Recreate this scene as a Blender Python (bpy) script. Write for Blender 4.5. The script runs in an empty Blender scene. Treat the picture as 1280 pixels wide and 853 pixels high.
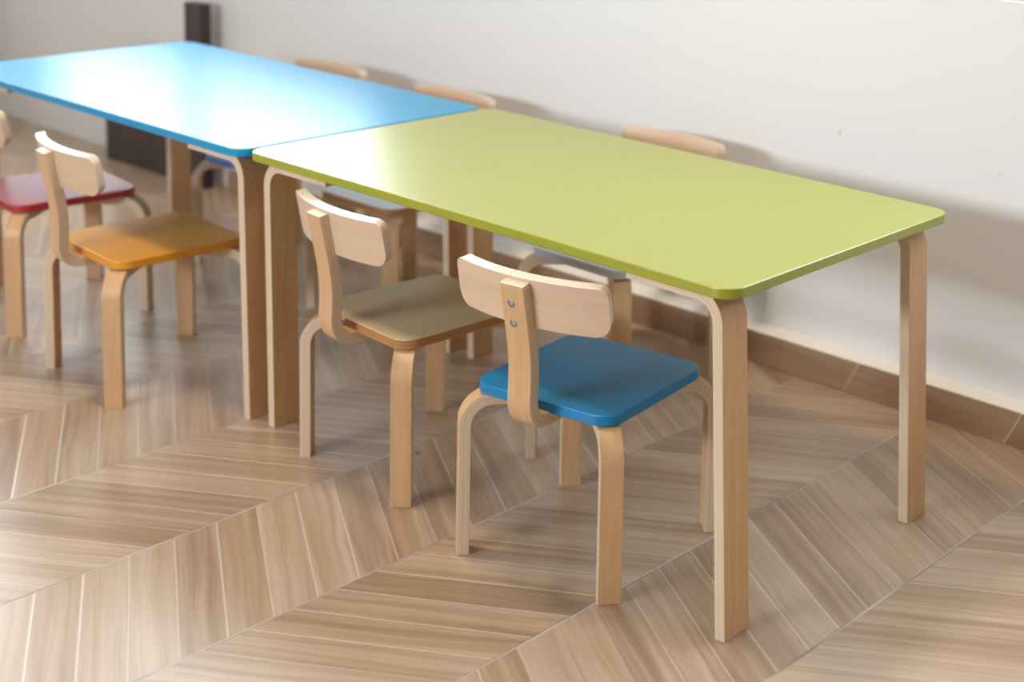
import bpy, bmesh, math, random
from mathutils import Vector, Matrix
random.seed(4)
SC = bpy.context.scene
COL = SC.collection
PI = math.pi

# ------------------------------------------------------------------ materials
def new_mat(name):
    m = bpy.data.materials.new(name); m.use_nodes = True
    nt = m.node_tree
    return m, nt, nt.nodes['Principled BSDF']

class NB:
    """small helper to write node maths"""
    def __init__(s, nt): s.nt = nt
    def n(s, t, **kw):
        x = s.nt.nodes.new(t)
        for k, v in kw.items(): setattr(x, k, v)
        return x
    def put(s, sock, v):
        if isinstance(v, bpy.types.NodeSocket): s.nt.links.new(v, sock)
        else: sock.default_value = v
    def m(s, op, a, b=0.0, c=0.0):
        x = s.n('ShaderNodeMath', operation=op)
        s.put(x.inputs[0], a); s.put(x.inputs[1], b); s.put(x.inputs[2], c)
        return x.outputs[0]
    def sep(s, v):
        x = s.n('ShaderNodeSeparateXYZ'); s.put(x.inputs[0], v); return x.outputs
    def comb(s, a, b, c=0.0):
        x = s.n('ShaderNodeCombineXYZ')
        for i, v in enumerate((a, b, c)): s.put(x.inputs[i], v)
        return x.outputs[0]
    def noise(s, v, scale, detail=3.0, rough=.55, dist=0.0):
        x = s.n('ShaderNodeTexNoise'); s.put(x.inputs['Vector'], v)
        x.inputs['Scale'].default_value = scale; x.inputs['Detail'].default_value = detail
        x.inputs['Roughness'].default_value = rough; x.inputs['Distortion'].default_value = dist
        return x.outputs[0]
    def white(s, v):
        x = s.n('ShaderNodeTexWhiteNoise', noise_dimensions='3D'); s.put(x.inputs['Vector'], v)
        return x.outputs
    def ramp(s, f, stops):
        x = s.n('ShaderNodeValToRGB'); s.put(x.inputs[0], f)
        e = x.color_ramp.elements
        while len(e) < len(stops): e.new(0.5)
        for i, (p, c) in enumerate(stops):
            e[i].position = p; e[i].color = (*c, 1)
        return x.outputs[0]
    def mix(s, f, a, b, mode='MIX'):
        x = s.n('ShaderNodeMix', data_type='RGBA', blend_type=mode)
        s.put(x.inputs[0], f)
        s.put(x.inputs[6], a if isinstance(a, bpy.types.NodeSocket) else (*a, 1))
        s.put(x.inputs[7], b if isinstance(b, bpy.types.NodeSocket) else (*b, 1))
        return x.outputs[2]
    def step(s, v, lo, hi):
        x = s.n('ShaderNodeMapRange', interpolation_type='SMOOTHSTEP')
        s.put(x.inputs[0], v); x.inputs[1].default_value = lo; x.inputs[2].default_value = hi
        return x.outputs[0]

def paint(name, col, rough=.35, spec=.5, bump=.0, coat=0.0):
    m, nt, b = new_mat(name); N = NB(nt)
    tc = N.n('ShaderNodeTexCoord')
    f = N.noise(tc.outputs['Object'], 9, 3)
    c2 = tuple(max(0, x * .93) for x in col)
    nt.links.new(N.mix(f, col, c2), b.inputs['Base Color'])
    b.inputs['Roughness'].default_value = rough
    b.inputs['Specular IOR Level'].default_value = spec
    b.inputs['Coat Weight'].default_value = coat; b.inputs['Coat Roughness'].default_value = rough
    if bump:
        bp = N.n('ShaderNodeBump'); bp.inputs['Strength'].default_value = bump; bp.inputs['Distance'].default_value = .0006
        nt.links.new(N.noise(tc.outputs['Object'], 45, 2), bp.inputs['Height'])
        nt.links.new(bp.outputs[0], b.inputs['Normal'])
    return m

def birch(name, light, dark, rough=.42, uvs=(60, 3)):
    """grain runs along v of the UV map"""
    m, nt, b = new_mat(name); N = NB(nt)
    uv = N.n('ShaderNodeTexCoord')
    oi = N.n('ShaderNodeObjectInfo')
    s = N.sep(uv.outputs['UV'])
    off = N.m('MULTIPLY', oi.outputs['Random'], 37.0)
    v1 = N.comb(N.m('MULTIPLY', s[0], uvs[0]), N.m('MULTIPLY_ADD', s[1], uvs[1], off), off)
    g = N.noise(v1, 1.0, 4, .6, .6)
    v2 = N.comb(N.m('MULTIPLY', s[0], uvs[0] * 6), N.m('MULTIPLY_ADD', s[1], uvs[1] * 3, off), off)
    g2 = N.noise(v2, 1.0, 2, .6)
    gg = N.m('ADD', N.m('MULTIPLY', g, .7), N.m('MULTIPLY', g2, .3))
    nt.links.new(N.ramp(gg, [(.3, dark), (.5, tuple((a + c) / 2 for a, c in zip(light, dark))), (.7, light)]), b.inputs['Base Color'])
    b.inputs['Roughness'].default_value = rough
    b.inputs['Specular IOR Level'].default_value = .45
    return m

def ply_edge(name, light, dark, line, rough=.42, spec=.45):
    """laminations run along v, stacked along u (0..1)"""
    m, nt, b = new_mat(name); N = NB(nt)
    uv = N.n('ShaderNodeTexCoord'); s = N.sep(uv.outputs['UV'])
    k = N.m('MULTIPLY', s[0], 6.0)
    cell = N.white(N.comb(N.m('FLOOR', k), 3.0))[0]
    fr = N.m('ABSOLUTE', N.m('SUBTRACT', N.m('FRACT', k), .5))
    ln = N.m('MULTIPLY', N.step(fr, .30, .46), .58)
    base = N.mix(cell, light, dark)
    gap = N.noise(N.comb(N.m('MULTIPLY', N.m('FLOOR', k), 7.3), N.m('MULTIPLY', s[1], 14.0)), 1.0, 2)
    gapm = N.m('MULTIPLY', N.step(gap, .69, .74), N.step(fr, .2, .4))
    c = N.mix(ln, base, line)
    c = N.mix(gapm, c, (.13, .055, .03))
    nt.links.new(c, b.inputs['Base Color'])
    b.inputs['Roughness'].default_value = rough
    b.inputs['Specular IOR Level'].default_value = spec
    return m

def metal(name, col=(.62, .63, .65), rough=.35):
    m, nt, b = new_mat(name); N = NB(nt)
    tc = N.n('ShaderNodeTexCoord')
    f = N.noise(tc.outputs['Object'], 300, 2)
    nt.links.new(N.mix(f, col, tuple(x * .8 for x in col)), b.inputs['Base Color'])
    b.inputs['Metallic'].default_value = 1; b.inputs['Roughness'].default_value = rough
    return m

M = {}
M['green'] = paint('green_paint', (.31, .32, .006), .32, 1.0, coat=.4)
M['sky_blue'] = paint('sky_blue_paint', (.002, .27, .52), .31, .6)
M['blue'] = paint('blue_paint', (.002, .20, .43), .34, .5)
M['deep_blue'] = paint('deep_blue_paint', (.003, .14, .46), .34, .6)
M['orange'] = paint('orange_paint', (.70, .30, .02), .36, .6)
M['red'] = paint('red_paint', (.40, .004, .016), .40, 1.0)
M['white_paint'] = paint('white_paint', (.60, .61, .64), .35, .6)
M['birch'] = birch('birch_face', (.66, .405, .215), (.55, .31, .15), uvs=(70, 5))
M['birch_panel'] = birch('birch_panel', (.69, .49, .34), (.61, .415, .27), uvs=(60, 4))
M['edge'] = ply_edge('birch_ply_edge', (.74, .59, .43), (.67, .50, .34), (.36, .20, .10))
M['panel_edge'] = ply_edge('panel_ply_edge', (.74, .62, .48), (.68, .55, .41), (.50, .37, .25), .2, 1.0)
M['seat_wood'] = birch('seat_veneer', (.60, .45, .26), (.52, .375, .205), .36, (30, 3))
M['seat_edge'] = ply_edge('seat_ply_edge', (.52, .26, .09), (.40, .18, .055), (.13, .05, .015))
M['bolt'] = metal('bolt_steel', (.42, .43, .45), .5)
M['socket'] = paint('bolt_socket_dark', (.07, .07, .07), .6)
M['dark_wood'] = None
M['window_white'] = paint('window_white', (.80, .82, .84), .3)

# dark brown furniture board
m, nt, b = new_mat('dark_brown_board'); N = NB(nt); M['dark_wood'] = m
tc = N.n('ShaderNodeTexCoord'); s = N.sep(tc.outputs['Object'])
g = N.noise(N.comb(N.m('MULTIPLY', s[0], 26), N.m('MULTIPLY', s[1], 26), N.m('MULTIPLY', s[2], 1.5)), 1.0, 4, .6, .3)
nt.links.new(N.ramp(g, [(.3, (.028, .017, .020)), (.7, (.060, .034, .034))]), b.inputs['Base Color'])
b.inputs['Roughness'].default_value = .45

# wall plaster, with the two little marks the wall carries
m, nt, b = new_mat('wall_plaster'); N = NB(nt); M['wall'] = m
tc = N.n('ShaderNodeTexCoord'); P = tc.outputs['Object']; s = N.sep(P)
f = N.noise(P, 1.4, 3)
c = N.mix(f, (.765, .755, .74), (.74, .725, .705))
def spot(x, z, rx, rz):
    dx = N.m('DIVIDE', N.m('SUBTRACT', s[0], x), rx); dz = N.m('DIVIDE', N.m('SUBTRACT', s[2], z), rz)
    d = N.m('ADD', N.m('MULTIPLY', dx, dx), N.m('MULTIPLY', dz, dz))
    return N.m('SUBTRACT', 1.0, N.step(d, .3, 1.2))
c = N.mix(N.m('MULTIPLY', spot(-.507, .556, .0045, .006), .5), c, (.36, .30, .16))
c = N.mix(N.m('MULTIPLY', spot(-.115, .536, .004, .005), .25), c, (.42, .36, .22))
nt.links.new(c, b.inputs['Base Color'])
b.inputs['Roughness'].default_value = .6; b.inputs['Specular IOR Level'].default_value = .3
bp = N.n('ShaderNodeBump'); bp.inputs['Strength'].default_value = .06; bp.inputs['Distance'].default_value = .001
nt.links.new(N.noise(P, 70, 3), bp.inputs['Height']); nt.links.new(bp.outputs[0], b.inputs['Normal'])

M['ceiling'] = paint('ceiling_paint', (.80, .79, .77), .8, .2)
M['ledge'] = paint('cream_ledge', (.84, .77, .68), .5, .3)

WOOD = [(.0, (.220, .126, .072)), (.30, (.322, .206, .124)), (.55, (.428, .292, .188)), (.80, (.515, .382, .275)), (1.0, (.610, .485, .385))]
def wood_color(N, along, across, seed, pale):
    """streaky wood print; along/across in metres"""
    w = N.noise(N.comb(N.m('MULTIPLY', along, 3.0), N.m('MULTIPLY', across, 9.0), seed), 1.0, 2)
    ac = N.m('ADD', across, N.m('MULTIPLY', N.m('SUBTRACT', w, .5), .035))
    a = N.noise(N.comb(N.m('MULTIPLY', along, 1.5), N.m('MULTIPLY', ac, 55.0), seed), 1.0, 4, .62, .25)
    bb = N.noise(N.comb(N.m('MULTIPLY', along, 5.0), N.m('MULTIPLY', ac, 300.0), seed), 1.0, 3, .6)
    big = N.noise(N.comb(N.m('MULTIPLY', along, 1.2), N.m('MULTIPLY', ac, 22.0), seed), 1.0, 2)
    v = N.m('ADD', N.m('ADD', N.m('MULTIPLY', a, .62), N.m('MULTIPLY', bb, .14)), N.m('MULTIPLY', big, .36))
    v = N.m('ADD', N.m('MULTIPLY', N.m('SUBTRACT', v, .56), 1.6), .52)
    v = N.m('ADD', v, N.m('MULTIPLY', N.m('SUBTRACT', pale, .5), .30))
    return N.ramp(v, WOOD)

# chevron wood-look floor tile
m, nt, b = new_mat('chevron_wood_tile'); N = NB(nt); M['floor'] = m
tc = N.n('ShaderNodeTexCoord'); s = N.sep(tc.outputs['Object'])
CW, PW, SL = .3315, .0785, .572
u = N.m('DIVIDE', N.m('ADD', s[0], .230), CW)
ci = N.m('FLOOR', u); fr = N.m('SUBTRACT', u, ci)
par = N.m('MULTIPLY', N.m('FRACT', N.m('MULTIPLY', N.m('ADD', ci, 1000.0), .5)), 2.0)   # 0 even, 1 odd
sg = N.m('MULTIPLY_ADD', par, 2.0, -1.0)                                               # even -1, odd +1
sl = N.m('MULTIPLY', sg, SL)
xx = N.m('MULTIPLY', fr, CW)
v = N.m('SUBTRACT', N.m('SUBTRACT', s[1], N.m('MULTIPLY', sl, xx)), .050)
pv = N.m('DIVIDE', v, PW); pi = N.m('FLOOR', pv); pf = N.m('SUBTRACT', pv, pi)
rnd = N.white(N.comb(ci, pi, 1.0)); rv = rnd[0]
rnd2 = N.white(N.comb(ci, pi, 9.0))[0]
along = N.m('MULTIPLY', xx, 1.152); across = N.m('MULTIPLY', N.m('MULTIPLY', pf, PW), .868)
seed = N.m('MULTIPLY', rnd2, 53.0)
wc = wood_color(N, along, across, seed, rv)
# joints: pale grout on the ridges and between the planks
dr = N.m('MULTIPLY', N.m('SUBTRACT', .5, N.m('ABSOLUTE', N.m('SUBTRACT', fr, .5))), CW)
dp = N.m('MULTIPLY', N.m('SUBTRACT', .5, N.m('ABSOLUTE', N.m('SUBTRACT', pf, .5))), PW * .868)
gr = N.m('SUBTRACT', 1.0, N.step(dr, .0013, .0034))
gp = N.m('MULTIPLY', N.m('SUBTRACT', 1.0, N.step(dp, .0009, .0027)), N.m('MULTIPLY_ADD', N.step(rnd2, .2, .6), .65, .25))
gvar = N.noise(N.comb(ci, N.m('MULTIPLY', s[1], 3.0)), 1.0, 2)
gcol = N.ramp(gvar, [(.40, (.20, .15, .12)), (.52, (.45, .40, .36)), (.7, (.60, .56, .52))])
c = N.mix(N.m('MULTIPLY', gp, .75), wc, (.60, .53, .46))
c = N.mix(N.m('MULTIPLY', gr, .95), c, gcol)
nt.links.new(c, b.inputs['Base Color'])
rg = N.noise(N.comb(N.m('MULTIPLY', along, 6.0), N.m('MULTIPLY', across, 120.0), seed), 1.0, 2)
nt.links.new(N.m('MULTIPLY_ADD', rg, .10, .25), b.inputs['Roughness'])
b.inputs['Specular IOR Level'].default_value = .8
bp = N.n('ShaderNodeBump'); bp.inputs['Strength'].default_value = .25; bp.inputs['Distance'].default_value = .0008
hh = N.m('SUBTRACT', N.m('MULTIPLY', rg, .25), N.m('MAXIMUM', gr, gp))
nt.links.new(hh, bp.inputs['Height']); nt.links.new(bp.outputs[0], b.inputs['Normal'])

# baseboard tile: long wood-look pieces with slanted joints
m, nt, b = new_mat('baseboard_wood_tile'); N = NB(nt); M['skirting'] = m
tc = N.n('ShaderNodeTexCoord'); s = N.sep(tc.outputs['Object'])
k = N.m('DIVIDE', N.m('ADD', N.m('SUBTRACT', s[0], N.m('MULTIPLY', s[2], .50)), .439), .392)
ki = N.m('FLOOR', k); kf = N.m('SUBTRACT', k, ki)
rv = N.white(N.comb(ki, 4.0))[0]
wc = wood_color(N, s[0], N.m('MULTIPLY', s[2], .8), N.m('MULTIPLY', rv, 41.0), N.m('MULTIPLY', rv, .5))
wc = N.mix(.34, wc, (.15, .055, .012))
d = N.m('MULTIPLY', N.m('SUBTRACT', .5, N.m('ABSOLUTE', N.m('SUBTRACT', kf, .5))), .392)
j = N.m('SUBTRACT', 1.0, N.step(d, .0010, .0026))
c = N.mix(N.m('MULTIPLY', j, .8), wc, (.50, .42, .34))
nt.links.new(c, b.inputs['Base Color']); b.inputs['Roughness'].default_value = .4

# window pane
m, nt, b = new_mat('window_glass'); M['glass'] = m
nt.nodes.remove(b); N = NB(nt)
tr = N.n('ShaderNodeBsdfTransparent'); tr.inputs[0].default_value = (.97, .985, .99, 1)
gl = N.n('ShaderNodeBsdfGlossy'); gl.inputs['Roughness'].default_value = .02
fz = N.n('ShaderNodeFresnel'); nt.links.new(N.m('MULTIPLY_ADD', N.n('ShaderNodeNewGeometry').outputs['Backfacing'], 1 / 1.45 - 1.45, 1.45), fz.inputs[0])
mx = N.n('ShaderNodeMixShader')
nt.links.new(fz.outputs[0], mx.inputs[0]); nt.links.new(tr.outputs[0], mx.inputs[1]); nt.links.new(gl.outputs[0], mx.inputs[2])
nt.links.new(mx.outputs[0], nt.nodes['Material Output'].inputs[0])

# ------------------------------------------------------------------ mesh helpers
def link(name, bm, mats, parent=None, bevel=0.0, seg=2, smooth=True, angle=40):
    me = bpy.data.meshes.new(name)
    bmesh.ops.recalc_face_normals(bm, faces=bm.faces)
    for f in bm.faces: f.smooth = smooth
    bm.to_mesh(me); bm.free()
    if smooth: me.set_sharp_from_angle(angle=math.radians(angle))
    for mm in (mats if isinstance(mats, (list, tuple)) else [mats]): me.materials.append(mm)
    o = bpy.data.objects.new(name, me); COL.objects.link(o)
    if parent: o.parent = parent
    if bevel:
        md = o.modifiers.new('bevel', 'BEVEL'); md.width = bevel; md.segments = seg
        md.limit_method = 'ANGLE'; md.angle_limit = math.radians(angle); md.harden_normals = True
    return o

def tag(o, label=None, cat=None, group=None, kind=None):
    if label: o['label'] = label
    if cat: o['category'] = cat
    if group: o['group'] = group
    if kind: o['kind'] = kind
    return o

def empty(name, loc, rz=0.0):
    o = bpy.data.objects.new(name, None); COL.objects.link(o)
    o.empty_display_size = .1
    o.location = loc; o.rotation_euler = (0, 0, rz)
    return o

def box(bm, x0, x1, y0, y1, z0, z1, mi=0):
    vs = [bm.verts.new((x, y, z)) for z in (z0, z1) for x, y in ((x0, y0), (x1, y0), (x1, y1), (x0, y1))]
    for idx in ((0, 3, 2, 1), (4, 5, 6, 7), (0, 1, 5, 4), (1, 2, 6, 5), (2, 3, 7, 6), (3, 0, 4, 7)):
        f = bm.faces.new([vs[i] for i in idx]); f.material_index = mi

def strip(outer, th, width, place):
    """bent plywood strip. outer: 2-D points of the outside line; the strip thickens to the
    right-hand side of the travel direction; place(a, b, w) -> 3-D point.
    slot 0 = broad veneer, slot 1 = laminated edge."""
    n = len(outer); inn = []; Ls = [0.0]
    for i, p in enumerate(outer):
        a = outer[max(0, i - 1)]; c = outer[min(n - 1, i + 1)]
        t = Vector((c[0] - a[0], c[1] - a[1])).normalized()
        inn.append((p[0] + t.y * th, p[1] - t.x * th))
        if i: Ls.append(Ls[-1] + math.dist(outer[i - 1], p))
    bm = bmesh.new(); uv = bm.loops.layers.uv.new('UVMap')
    ring = []
    for i in range(n):
        o, q = outer[i], inn[i]
        ring.append([bm.verts.new(place(*o, -width / 2)), bm.verts.new(place(*o, width / 2)),
                     bm.verts.new(place(*q, width / 2)), bm.verts.new(place(*q, -width / 2))])
    def quad(vs, uvs, mi):
        f = bm.faces.new(vs); f.material_index = mi
        for l, c in zip(f.loops, uvs): l[uv].uv = c
    for i in range(n - 1):
        A, B = ring[i], ring[i + 1]; l0, l1 = Ls[i], Ls[i + 1]
        for k in range(4):
            k2 = (k + 1) % 4
            if k in (0, 2):
                quad([A[k], A[k2], B[k2], B[k]], [(0, l0), (width, l0), (width, l1), (0, l1)], 0)
            else:
                quad([A[k], A[k2], B[k2], B[k]], [(0, l0), (1, l0), (1, l1), (0, l1)], 1)
    for r, l in ((ring[0], 0), (ring[-1], Ls[-1])):
        quad([r[0], r[1], r[2], r[3]], [(0, l), (0, l + width), (1, l + width), (1, l)], 1)
    return bm

def leg_path(rout, ztop, R, rin, k=0.0):
    """outside line of a bent leg from the floor up and in; k = lean of the upright"""
    pts = []
    for i in range(7):
        z = (ztop - R) * i / 6
        pts.append((rout - k * z, z))
    r2 = rout - k * (ztop - R)
    for i in range(1, 13):
        a = PI / 2 * i / 12
        pts.append((r2 - R + R * math.cos(a), ztop - R + R * math.sin(a)))
    for i in range(1, 4):
        pts.append((r2 - R + (rin - r2 + R) * i / 3, ztop))
    return pts

def rounded(w, d, r, seg=8, cx=0, cy=0):
    pts = []
    for (sx, sy, a0) in ((1, -1, -PI / 2), (1, 1, 0), (-1, 1, PI / 2), (-1, -1, PI)):
        for i in range(seg + 1):
            a = a0 + PI / 2 * i / seg
            pts.append((cx + sx * (w / 2 - r) + r * math.cos(a), cy + sy * (d / 2 - r) + r * math.sin(a)))
    return pts

def slab(pts, z0, z1, uvscale=1.0):
    """flat board: slot 0 top and bottom, slot 1 rim"""
    bm = bmesh.new(); uv = bm.loops.layers.uv.new('UVMap')
    lo = [bm.verts.new((x, y, z0)) for x, y in pts]; hi = [bm.verts.new((x, y, z1)) for x, y in pts]
    for vs in (hi, lo[::-1]):
        f = bm.faces.new(vs)
        for l in f.loops: l[uv].uv = (l.vert.co.x, l.vert.co.y)
    n = len(pts); L = 0
    for i in range(n):
        j = (i + 1) % n; d = math.dist(pts[i], pts[j])
        f = bm.faces.new([lo[i], lo[j], hi[j], hi[i]]); f.material_index = 1
        for l, c in zip(f.loops, ((0, L), (0, L + d), (1, L + d), (1, L))): l[uv].uv = c
        L += d
    return bm

# ------------------------------------------------------------------ room
XL, YB = -4.30, 1.0
def setting(name, bm, mats, **kw): return tag(link(name, bm, mats, **kw), kind='structure')

bm = bmesh.new(); box(bm, XL - .15, 3.2, -4.6, YB + .15, -.06, 0); setting('floor', bm, M['floor'], smooth=False)
bm = bmesh.new(); box(bm, XL - .15, 3.2, -4.6, YB + .15, 2.75, 2.85); setting('ceiling', bm, M['ceiling'], smooth=False)

WIN = [(-4.12, -2.10, .840, 2.40), (-.30, 1.00, .885, 2.12)]       # x0, x1, sill, head in the back wall
bm = bmesh.new()
xs = [XL - .15, WIN[0][0], WIN[0][1], WIN[1][0], WIN[1][1], 3.2]
for i in range(5):
    if i % 2 == 0: box(bm, xs[i], xs[i + 1], YB, YB + .15, 0, 2.75)
    else:
        w = WIN[i // 2]
        box(bm, xs[i], xs[i + 1], YB, YB + .15, 0, w[2]); box(bm, xs[i], xs[i + 1], YB, YB + .15, w[3], 2.75)
bmesh.ops.remove_doubles(bm, verts=bm.verts, dist=1e-5)
setting('wall_back', bm, M['wall'], smooth=False)
bm = bmesh.new(); box(bm, 3.2, 3.35, -4.6, YB + .15, 0, 2.75); setting('wall_right', bm, M['wall'], smooth=False)  # unseen side wall, added to shut out world light from the right
WY0, WY1, WZ0, WZ1 = -.75, .955, .800, 2.40                            # window in the left wall
bm = bmesh.new()
box(bm, XL - .15, XL, -4.6, WY0, 0, 2.75); box(bm, XL - .15, XL, WY1, YB, 0, 2.75)
box(bm, XL - .15, XL, WY0, WY1, 0, WZ0); box(bm, XL - .15, XL, WY0, WY1, WZ1, 2.75)
bmesh.ops.remove_doubles(bm, verts=bm.verts, dist=1e-5)
setting('wall_left', bm, M['wall'], smooth=False)
bm = bmesh.new(); fw = .05; xa, xb = XL - .09, XL - .03; ym = (WY0 + WY1) / 2
box(bm, xa, xb, WY0, WY1, WZ0, WZ0 + fw); box(bm, xa, xb, WY0, WY1, WZ1 - fw, WZ1)
for a, c in ((WY0, WY0 + fw), (ym - fw / 2, ym + fw / 2), (WY1 - fw, WY1)): box(bm, xa + .002, xb - .002, a, c, WZ0 + fw, WZ1 - fw)
w = setting('window_3', bm, M['window_white'], bevel=.003)
bm = bmesh.new()
box(bm, XL - .062, XL - .056, WY0 + fw, ym - fw / 2, WZ0 + fw, WZ1 - fw); box(bm, XL - .062, XL - .056, ym + fw / 2, WY1 - fw, WZ0 + fw, WZ1 - fw)
link('pane', bm, M['glass'], w, smooth=False)

for i, (x0, x1, z0, z1) in enumerate(WIN):
    bm = bmesh.new(); fw = .05
    ya, yb = YB + .03, YB + .09
    box(bm, x0, x1, ya, yb, z0, z0 + fw); box(bm, x0, x1, ya, yb, z1 - fw, z1)
    xm = (x0 + x1) / 2
    for a, c in ((x0, x0 + fw), (xm - fw / 2, xm + fw / 2), (x1 - fw, x1)): box(bm, a, c, ya + .002, yb - .002, z0 + fw, z1 - fw)
    w = setting('window_%d' % (i + 1), bm, M['window_white'], bevel=.003)
    bm = bmesh.new()
    box(bm, x0 + fw, xm - fw / 2, YB + .056, YB + .062, z0 + fw, z1 - fw); box(bm, xm + fw / 2, x1 - fw, YB + .056, YB + .062, z0 + fw, z1 - fw)
    link('pane', bm, M['glass'], w, smooth=False)

# tiled baseboard with its cream ledge
bm = bmesh.new(); box(bm, -2.77, 3.2, .960, YB, 0, .074); bb = setting('baseboard_back', bm, M['skirting'], bevel=.002)
bm = bmesh.new()
vs = [[bm.verts.new((x, y, z)) for y, z in ((.9615, .074), (.9995, .074), (.9995, .083), (.9990, .084), (.963, .0765))] for x in (-2.77, 3.2)]
for k in range(5): bm.faces.new([vs[0][k], vs[0][(k + 1) % 5], vs[1][(k + 1) % 5], vs[1][k]])
bm.faces.new(vs[0]); bm.faces.new(vs[1][::-1])
setting('trim_1', bm, M['ledge'], smooth=False)

# pale plate low on the wall behind the near corner of the green table
sp = empty('wall_socket', (-.728, YB, .150))
tag(sp, 'small pale grey plate low on the white wall behind the green table', 'socket')
bm = slab(rounded(.072, .072, .008), 0, .008); bmesh.ops.rotate(bm, verts=bm.verts, matrix=Matrix.Rotation(PI / 2, 3, 'X'))
link('plate', bm, [M['window_white']] * 2, sp, bevel=.002)

# dark brown low cabinet by the far corner
cb = empty('dark_cabinet', (-3.10, .96, 0))
tag(cb, 'dark brown wooden low cabinet with a taller end post, behind the blue table', 'cabinet')
X = lambda x: x + 3.10
bm = bmesh.new(); box(bm, X(-3.415), X(-2.925), -.040, .0385, .0, .33); link('body', bm, M['dark_wood'], cb, bevel=.002)
bm = bmesh.new(); box(bm, X(-3.425), X(-2.9252), -.044, .0385, .3302, .348); link('top', bm, M['dark_wood'], cb, bevel=.003)
bm = bmesh.new(); box(bm, X(-2.924), X(-2.838), -.044, -.004, 0, .582); link('end_post', bm, M['dark_wood'], cb, bevel=.002)

# ------------------------------------------------------------------ tables
TL, TW, TH, TT = 1.2, .622, .5558, .0168
def make_table(name, loc, mat, lean, length=TL):
    t = empty(name, loc)
    hx, hy = length / 2, TW / 2
    link('tabletop', slab(rounded(length, TW, .036, 10), TH - TT, TH), [mat, mat], t, bevel=.0022, seg=3)
    w, th, R, inset = .059, .0195, .052, .026
    zt = TH - TT - .0004
    for sx in (1, -1):
        rbot, rtop = lean[0 if sx > 0 else 1]
        k = (rtop - rbot) / (zt - R)
        for sy in (-1, 1):
            yc = sy * (hy - inset - w / 2)
            pth = leg_path(hx - rbot, zt, R, hx - rtop - .195, k)
            # travel up the outside; material lies toward the table middle (left-hand), so mirror
            bm = strip([(-a, c) for a, c in pth], th, w, lambda a, c, q, sx=sx, yc=yc: (-a * sx, yc + q, c))
            link('leg', bm, [M['birch'], M['edge']], t, bevel=.0011)
    return t
green = make_table('activity_table', (-.6, TW / 2, 0), M['green'], [(.006, .032), (.030, .022)])
tag(green, 'low rectangular table with lime green top and bent birch legs, nearer of the two tables', 'table', 'low tables pushed end to end')
blue = make_table('activity_table', (-1.803, TW / 2 - .010, 0), M['sky_blue'], [(.010, .022), (.024, .022)], 1.19)
tag(blue, 'low rectangular table with sky blue top and bent birch legs, farther of the two tables', 'table', 'low tables pushed end to end')

# ------------------------------------------------------------------ chairs
SW, SD, SH, ST = .281, .286, .297, .018
def spine_outer():
    pts = []
    # top of the back, leaning, down to the loop behind the seat, then forward under the seat
    P = [(-.2165, .506), (-.2075, .462), (-.1975, .410), (-.1925, .370), (-.1925, .335), (-.1935, .312), (-.1915, .294),
         (-.1835, .2765), (-.1700, .2650), (-.1520, .2603), (-.130, .2600), (-.105, .2600)]
    n = len(P)
    for i in range(n - 1):
        p0, p1, p2, p3 = P[max(0, i - 1)], P[i], P[i + 1], P[min(n - 1, i + 2)]
        for s_ in range(4):
            t = s_ / 4
            pts.append(tuple(.5 * (2 * p1[k] + (p2[k] - p0[k]) * t + (2 * p0[k] - 5 * p1[k] + 4 * p2[k] - p3[k]) * t * t + (3 * p1[k] - p0[k] - 3 * p2[k] + p3[k]) * t ** 3) for k in (0, 1)))
    pts += [P[-1], (-.06, .2600), (-.03, .2600)]
    return pts

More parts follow.
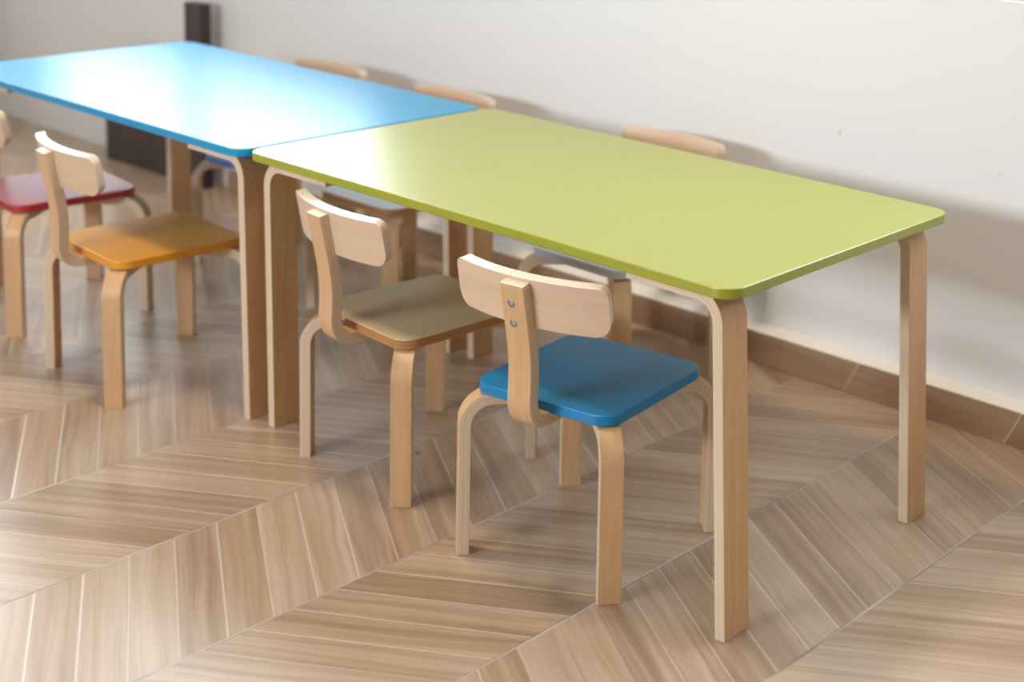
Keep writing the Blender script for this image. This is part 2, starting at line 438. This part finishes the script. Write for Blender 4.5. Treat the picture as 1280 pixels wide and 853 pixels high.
def back_panel():
    """curved plywood panel: slot 0 faces, slot 1 laminated rim"""
    W, H, th = .306, .083, .0185
    out = []
    rt, rb = .017, .027
    def corner(cx, cz, r, a0):
        return [(cx + r * math.cos(a0 + PI / 2 * i / 8), cz + r * math.sin(a0 + PI / 2 * i / 8)) for i in range(9)]
    hw, hh = W / 2, H / 2
    br = corner(hw - rb, -hh + rb, rb, -PI / 2); tr = corner(hw - rt, hh - rt, rt, 0)
    right = br + tr                                   # going up the right end
    cols = [(x, z) for x, z in right]
    # column stations: match lower and upper corners by x
    st = sorted({round(x, 5) for x, z in right} | {round(-x, 5) for x, z in right} | {round(-hw + .04 + (W - .08) * i / 22, 5) for i in range(23)})
    keep = [st[0]]
    for x in st[1:-1]:
        if x - keep[-1] > .0016 and st[-1] - x > .0004: keep.append(x)
    st = keep + [st[-1]]
    def lim(x):
        ax = abs(x)
        lo = -hh if ax <= hw - rb else -hh + rb - math.sqrt(max(0, rb * rb - (ax - hw + rb) ** 2))
        hi = hh if ax <= hw - rt else hh - rt + math.sqrt(max(0, rt * rt - (ax - hw + rt) ** 2))
        return lo, hi
    lean = math.radians(10.5); Rc = .385
    def place(x, z, d):                               # d: 0 rear face, th front face
        a = x / Rc
        px = (Rc - d) * math.sin(a); py = Rc - (Rc - d) * math.cos(a)
        return (px, -.1925 + py * math.cos(lean) - z * math.sin(lean), .4735 + z * math.cos(lean) + d * .20)
    bm = bmesh.new(); uv = bm.loops.layers.uv.new('UVMap')
    V = []
    for x in st:
        lo, hi = lim(x); zs = [lo + (hi - lo) * k / 4 for k in range(5)]
        V.append([[bm.verts.new(place(x, z, d)) for z in zs] + [zs] for d in (0, th)])
    def q(vs, uvs, mi):
        f = bm.faces.new(vs); f.material_index = mi
        for l, c in zip(f.loops, uvs): l[uv].uv = c
    for i in range(len(st) - 1):
        for d in (0, 1):
            A, B = V[i][d], V[i + 1][d]
            for k in range(4):
                q([A[k], B[k], B[k + 1], A[k + 1]], [(A[5][k], st[i]), (B[5][k], st[i + 1]), (B[5][k + 1], st[i + 1]), (A[5][k + 1], st[i])], 0)
        for k in (0, 4):
            q([V[i][0][k], V[i + 1][0][k], V[i + 1][1][k], V[i][1][k]], [(0, st[i]), (0, st[i + 1]), (1, st[i + 1]), (1, st[i])], 1)
    for i in (0, len(st) - 1):
        for k in range(4):
            q([V[i][0][k], V[i][0][k + 1], V[i][1][k + 1], V[i][1][k]], [(0, k * .01), (0, k * .01 + .01), (1, k * .01 + .01), (1, k * .01)], 1)
    return bm

def bolt_bm():
    bm = bmesh.new()
    R_ = [(.0, .0012), (.0032, .0012), (.0038, .0004), (.0060, .0004), (.0070, -.0002), (.0076, -.0026)]
    prev = None; n = 18
    for j, (r, h) in enumerate(R_):
        ring = [bm.verts.new((r * math.cos(2 * PI * i / n), r * math.sin(2 * PI * i / n), h - (.0022 if j < 2 else 0))) for i in range(n)] if r else [bm.verts.new((0, 0, h - .0022))]
        if prev:
            for i in range(n):
                i2 = (i + 1) % n
                vs = [prev[0], ring[i], ring[i2]] if len(prev) == 1 else [prev[i], ring[i], ring[i2], prev[i2]]
                f = bm.faces.new(vs); f.material_index = 1 if j == 1 else 0
        prev = ring
    return bm

def make_chair(seat_top, seat_rim):
    r = empty('kids_chair', (0, 0, 0))
    pts = rounded(SW, SD, .038, 9)
    link('seat', slab(pts, SH - ST, SH), [seat_top, seat_rim], r, bevel=.0022, seg=3)
    zt = SH - ST - .0004
    pth = leg_path(.2205, zt, .056, .075, .006)
    for (sx, sy) in ((-1, -1), (1, -1), (1, 1), (-1, 1)):
        dx, dy = sx / math.sqrt(2), sy / math.sqrt(2)
        bm = strip([(-a, c) for a, c in pth], .020, .037, lambda a, c, w, dx=dx, dy=dy: (-a * dx - w * dy, -a * dy + w * dx, c))
        link('leg', bm, [M['birch'], M['edge']], r, bevel=.0011)
    bm = strip([(-a, c) for a, c in spine_outer()], .0215, .045, lambda a, c, w: (w, -a, c))
    sp_ = link('back_support', bm, [M['birch'], M['edge']], r, bevel=.0013)
    link('backrest', back_panel(), [M['birch_panel'], M['panel_edge']], r, bevel=.0014, angle=50)
    for z in (.4745, .4405):
        y = -.2075 - (z - .462) * .2045 - .0002
        bo = link('bolt', bolt_bm(), [M['bolt'], M['socket']], r)
        bo.matrix_local = Matrix.Translation((-.004, y - .0007, z)) @ Matrix.Rotation(PI / 2 + .20, 4, 'X')
    return r

def copy_chair(src, seat_mats, twist):
    sa, sx, ba, bx = twist                       # how seat and back sit on the legs: degrees, metres
    ts = Matrix.Translation((sx, 0, 0)) @ Matrix.Rotation(math.radians(sa), 4, 'Z')
    tb = Matrix.Translation((bx, 0, 0)) @ Matrix.Rotation(math.radians(ba), 4, 'Z')
    r = src.copy(); COL.objects.link(r)
    for ch in src.children:
        c = ch.copy(); COL.objects.link(c); c.parent = r
        if not ch.name.startswith('leg'): c.matrix_local = (ts if ch.name.startswith('seat') else tb) @ ch.matrix_local
        if ch.name.startswith('seat'):
            c.data = ch.data.copy()
            for k, mm in enumerate(seat_mats): c.data.materials[k] = mm
    return r

base = make_chair(M['blue'], M['blue'])
G_ = "children's chairs around the two low tables"
CH = [  # x, y, degrees, seat materials, label
    (-.386, .121, 8.3, (0, 0, 0, 0), ('blue', 'blue'), "small bentwood chair with a blue seat pulled up to the front of the green table"),
    (-.853, .143, -3, (-.5, .006, -4, -.007), ('seat_wood', 'seat_edge'), "small bentwood chair with a plain brown wooden seat at the front of the green table"),
    (-1.6016, .033, -5, (2, .003, -2, -.009), ('orange', 'orange'), "small bentwood chair with an orange-yellow seat at the front of the blue table"),
    (-2.125, .093, -6, (0, 0, 0, 0), ('red', 'red'), "small bentwood chair with a red seat cut off by the left edge of the photo"),
    (-.853, .687, 180, (0, 0, 0, 0), ('white_paint', 'white_paint'), "small bentwood chair with a white seat against the wall behind the green table"),
    (-1.545, .650, 180, (0, 0, 0, 0), ('white_paint', 'seat_edge'), "small bentwood chair with a brown-rimmed pale seat by the wall, behind where both tables meet"),
    (-2.050, .655, 180, (0, 0, 0, 0), ('deep_blue', 'deep_blue'), "small bentwood chair with a blue seat tucked in behind the blue table by the wall"),
]
for i, (x, y, a, tw_, sm, lab) in enumerate(CH):
    o = base if i == 0 else copy_chair(base, [M[k] for k in sm], tw_)
    o.location = (x, y, 0); o.rotation_euler = (0, 0, math.radians(a))
    tag(o, lab, 'chair', G_)
    if i == 1:   # the brown seat shows a bolt in its rear rim beside the back support
        bo = link('bolt', bolt_bm(), [M['bolt'], M['socket']], o)
        bo.matrix_local = Matrix.Translation((-.040, -SD / 2 - .0010, .2875)) @ Matrix.Rotation(PI / 2, 4, 'X')

# ------------------------------------------------------------------ light
w = bpy.data.worlds.new('sky'); SC.world = w; w.use_nodes = True
bg = w.node_tree.nodes['Background']; N = NB(w.node_tree)
dr = N.sep(N.n('ShaderNodeTexCoord').outputs['Generated'])
day = N.step(dr[1], -.10, .02)                        # daylight beyond the windows; the dimmer rest of the room behind the camera
up = N.step(dr[2], -.10, .10)
out = N.mix(up, (2.2, 2.2, 2.1), (7.0, 7.7, 8.2))
w.node_tree.links.new(N.mix(day, (.39, .384, .378), out), bg.inputs[0]); bg.inputs[1].default_value = 1.0

def area(name, loc, target, sx, sy, power, col):
    L = bpy.data.lights.new(name, 'AREA'); L.shape = 'RECTANGLE'; L.size = sx; L.size_y = sy; L.energy = power; L.color = col
    o = bpy.data.objects.new(name, L); COL.objects.link(o); o.location = loc
    o.rotation_euler = (Vector(target) - Vector(loc)).to_track_quat('-Z', 'Y').to_euler()
    return o
# portals that guide the sky light through the three windows
for nm, loc, tgt, sx, sy in (('window_portal', (-3.11, YB + .12, 1.62), (-3.11, -2, 1.62), 2.02, 1.56),
                             ('window_portal', (.35, YB + .12, 1.50), (.35, -2, 1.50), 1.3, 1.235),
                             ('window_portal', (XL - .12, .1, 1.60), (0, .1, 1.60), 1.7, 1.6)):
    po = area(nm, loc, tgt, sx, sy, 1, (1, 1, 1)); po.data.cycles.is_portal = True
# high window in the opposite wall
ow = area('opposite_window_daylight', (-1.3, -4.2, 1.76), (-.2, .9, .6), 1.8, .45, 36, (.82, .91, 1))
ow.data.spread = math.radians(95)
# ceiling lamp
area('ceiling_light', (-.89, -.12, 2.70), (-.89, -.12, 0), .28, .28, 27, (1, .87, .72))

# ------------------------------------------------------------------ camera
cam = bpy.data.cameras.new('camera'); co = bpy.data.objects.new('camera', cam); COL.objects.link(co)
r = Vector((.7857089, .61741965, .03813783)); u = Vector((-.12086858, .09276505, .98832456)); f = Vector((-.60667314, .78114507, -.14751296))
mt = Matrix((r, u, -f)).transposed().to_4x4(); mt.translation = Vector((1.28193605, -1.61645442, 1.24399257))
co.matrix_world = mt
cam.sensor_fit = 'HORIZONTAL'; cam.sensor_width = 36; cam.lens = 1870.0854 / 1280 * 36
cam.shift_x = -303.35382 / 1280; cam.shift_y = -388.41699 / 1280
cam.clip_start = .05
cam.dof.use_dof = True; cam.dof.focus_distance = 2.38; cam.dof.aperture_fstop = 2.6
SC.camera = co
SC.view_settings.view_transform = 'Standard'; SC.view_settings.look = 'None'
SC.view_settings.gamma = 1; SC.view_settings.use_curve_mapping = False
SC.view_settings.exposure = 0.27
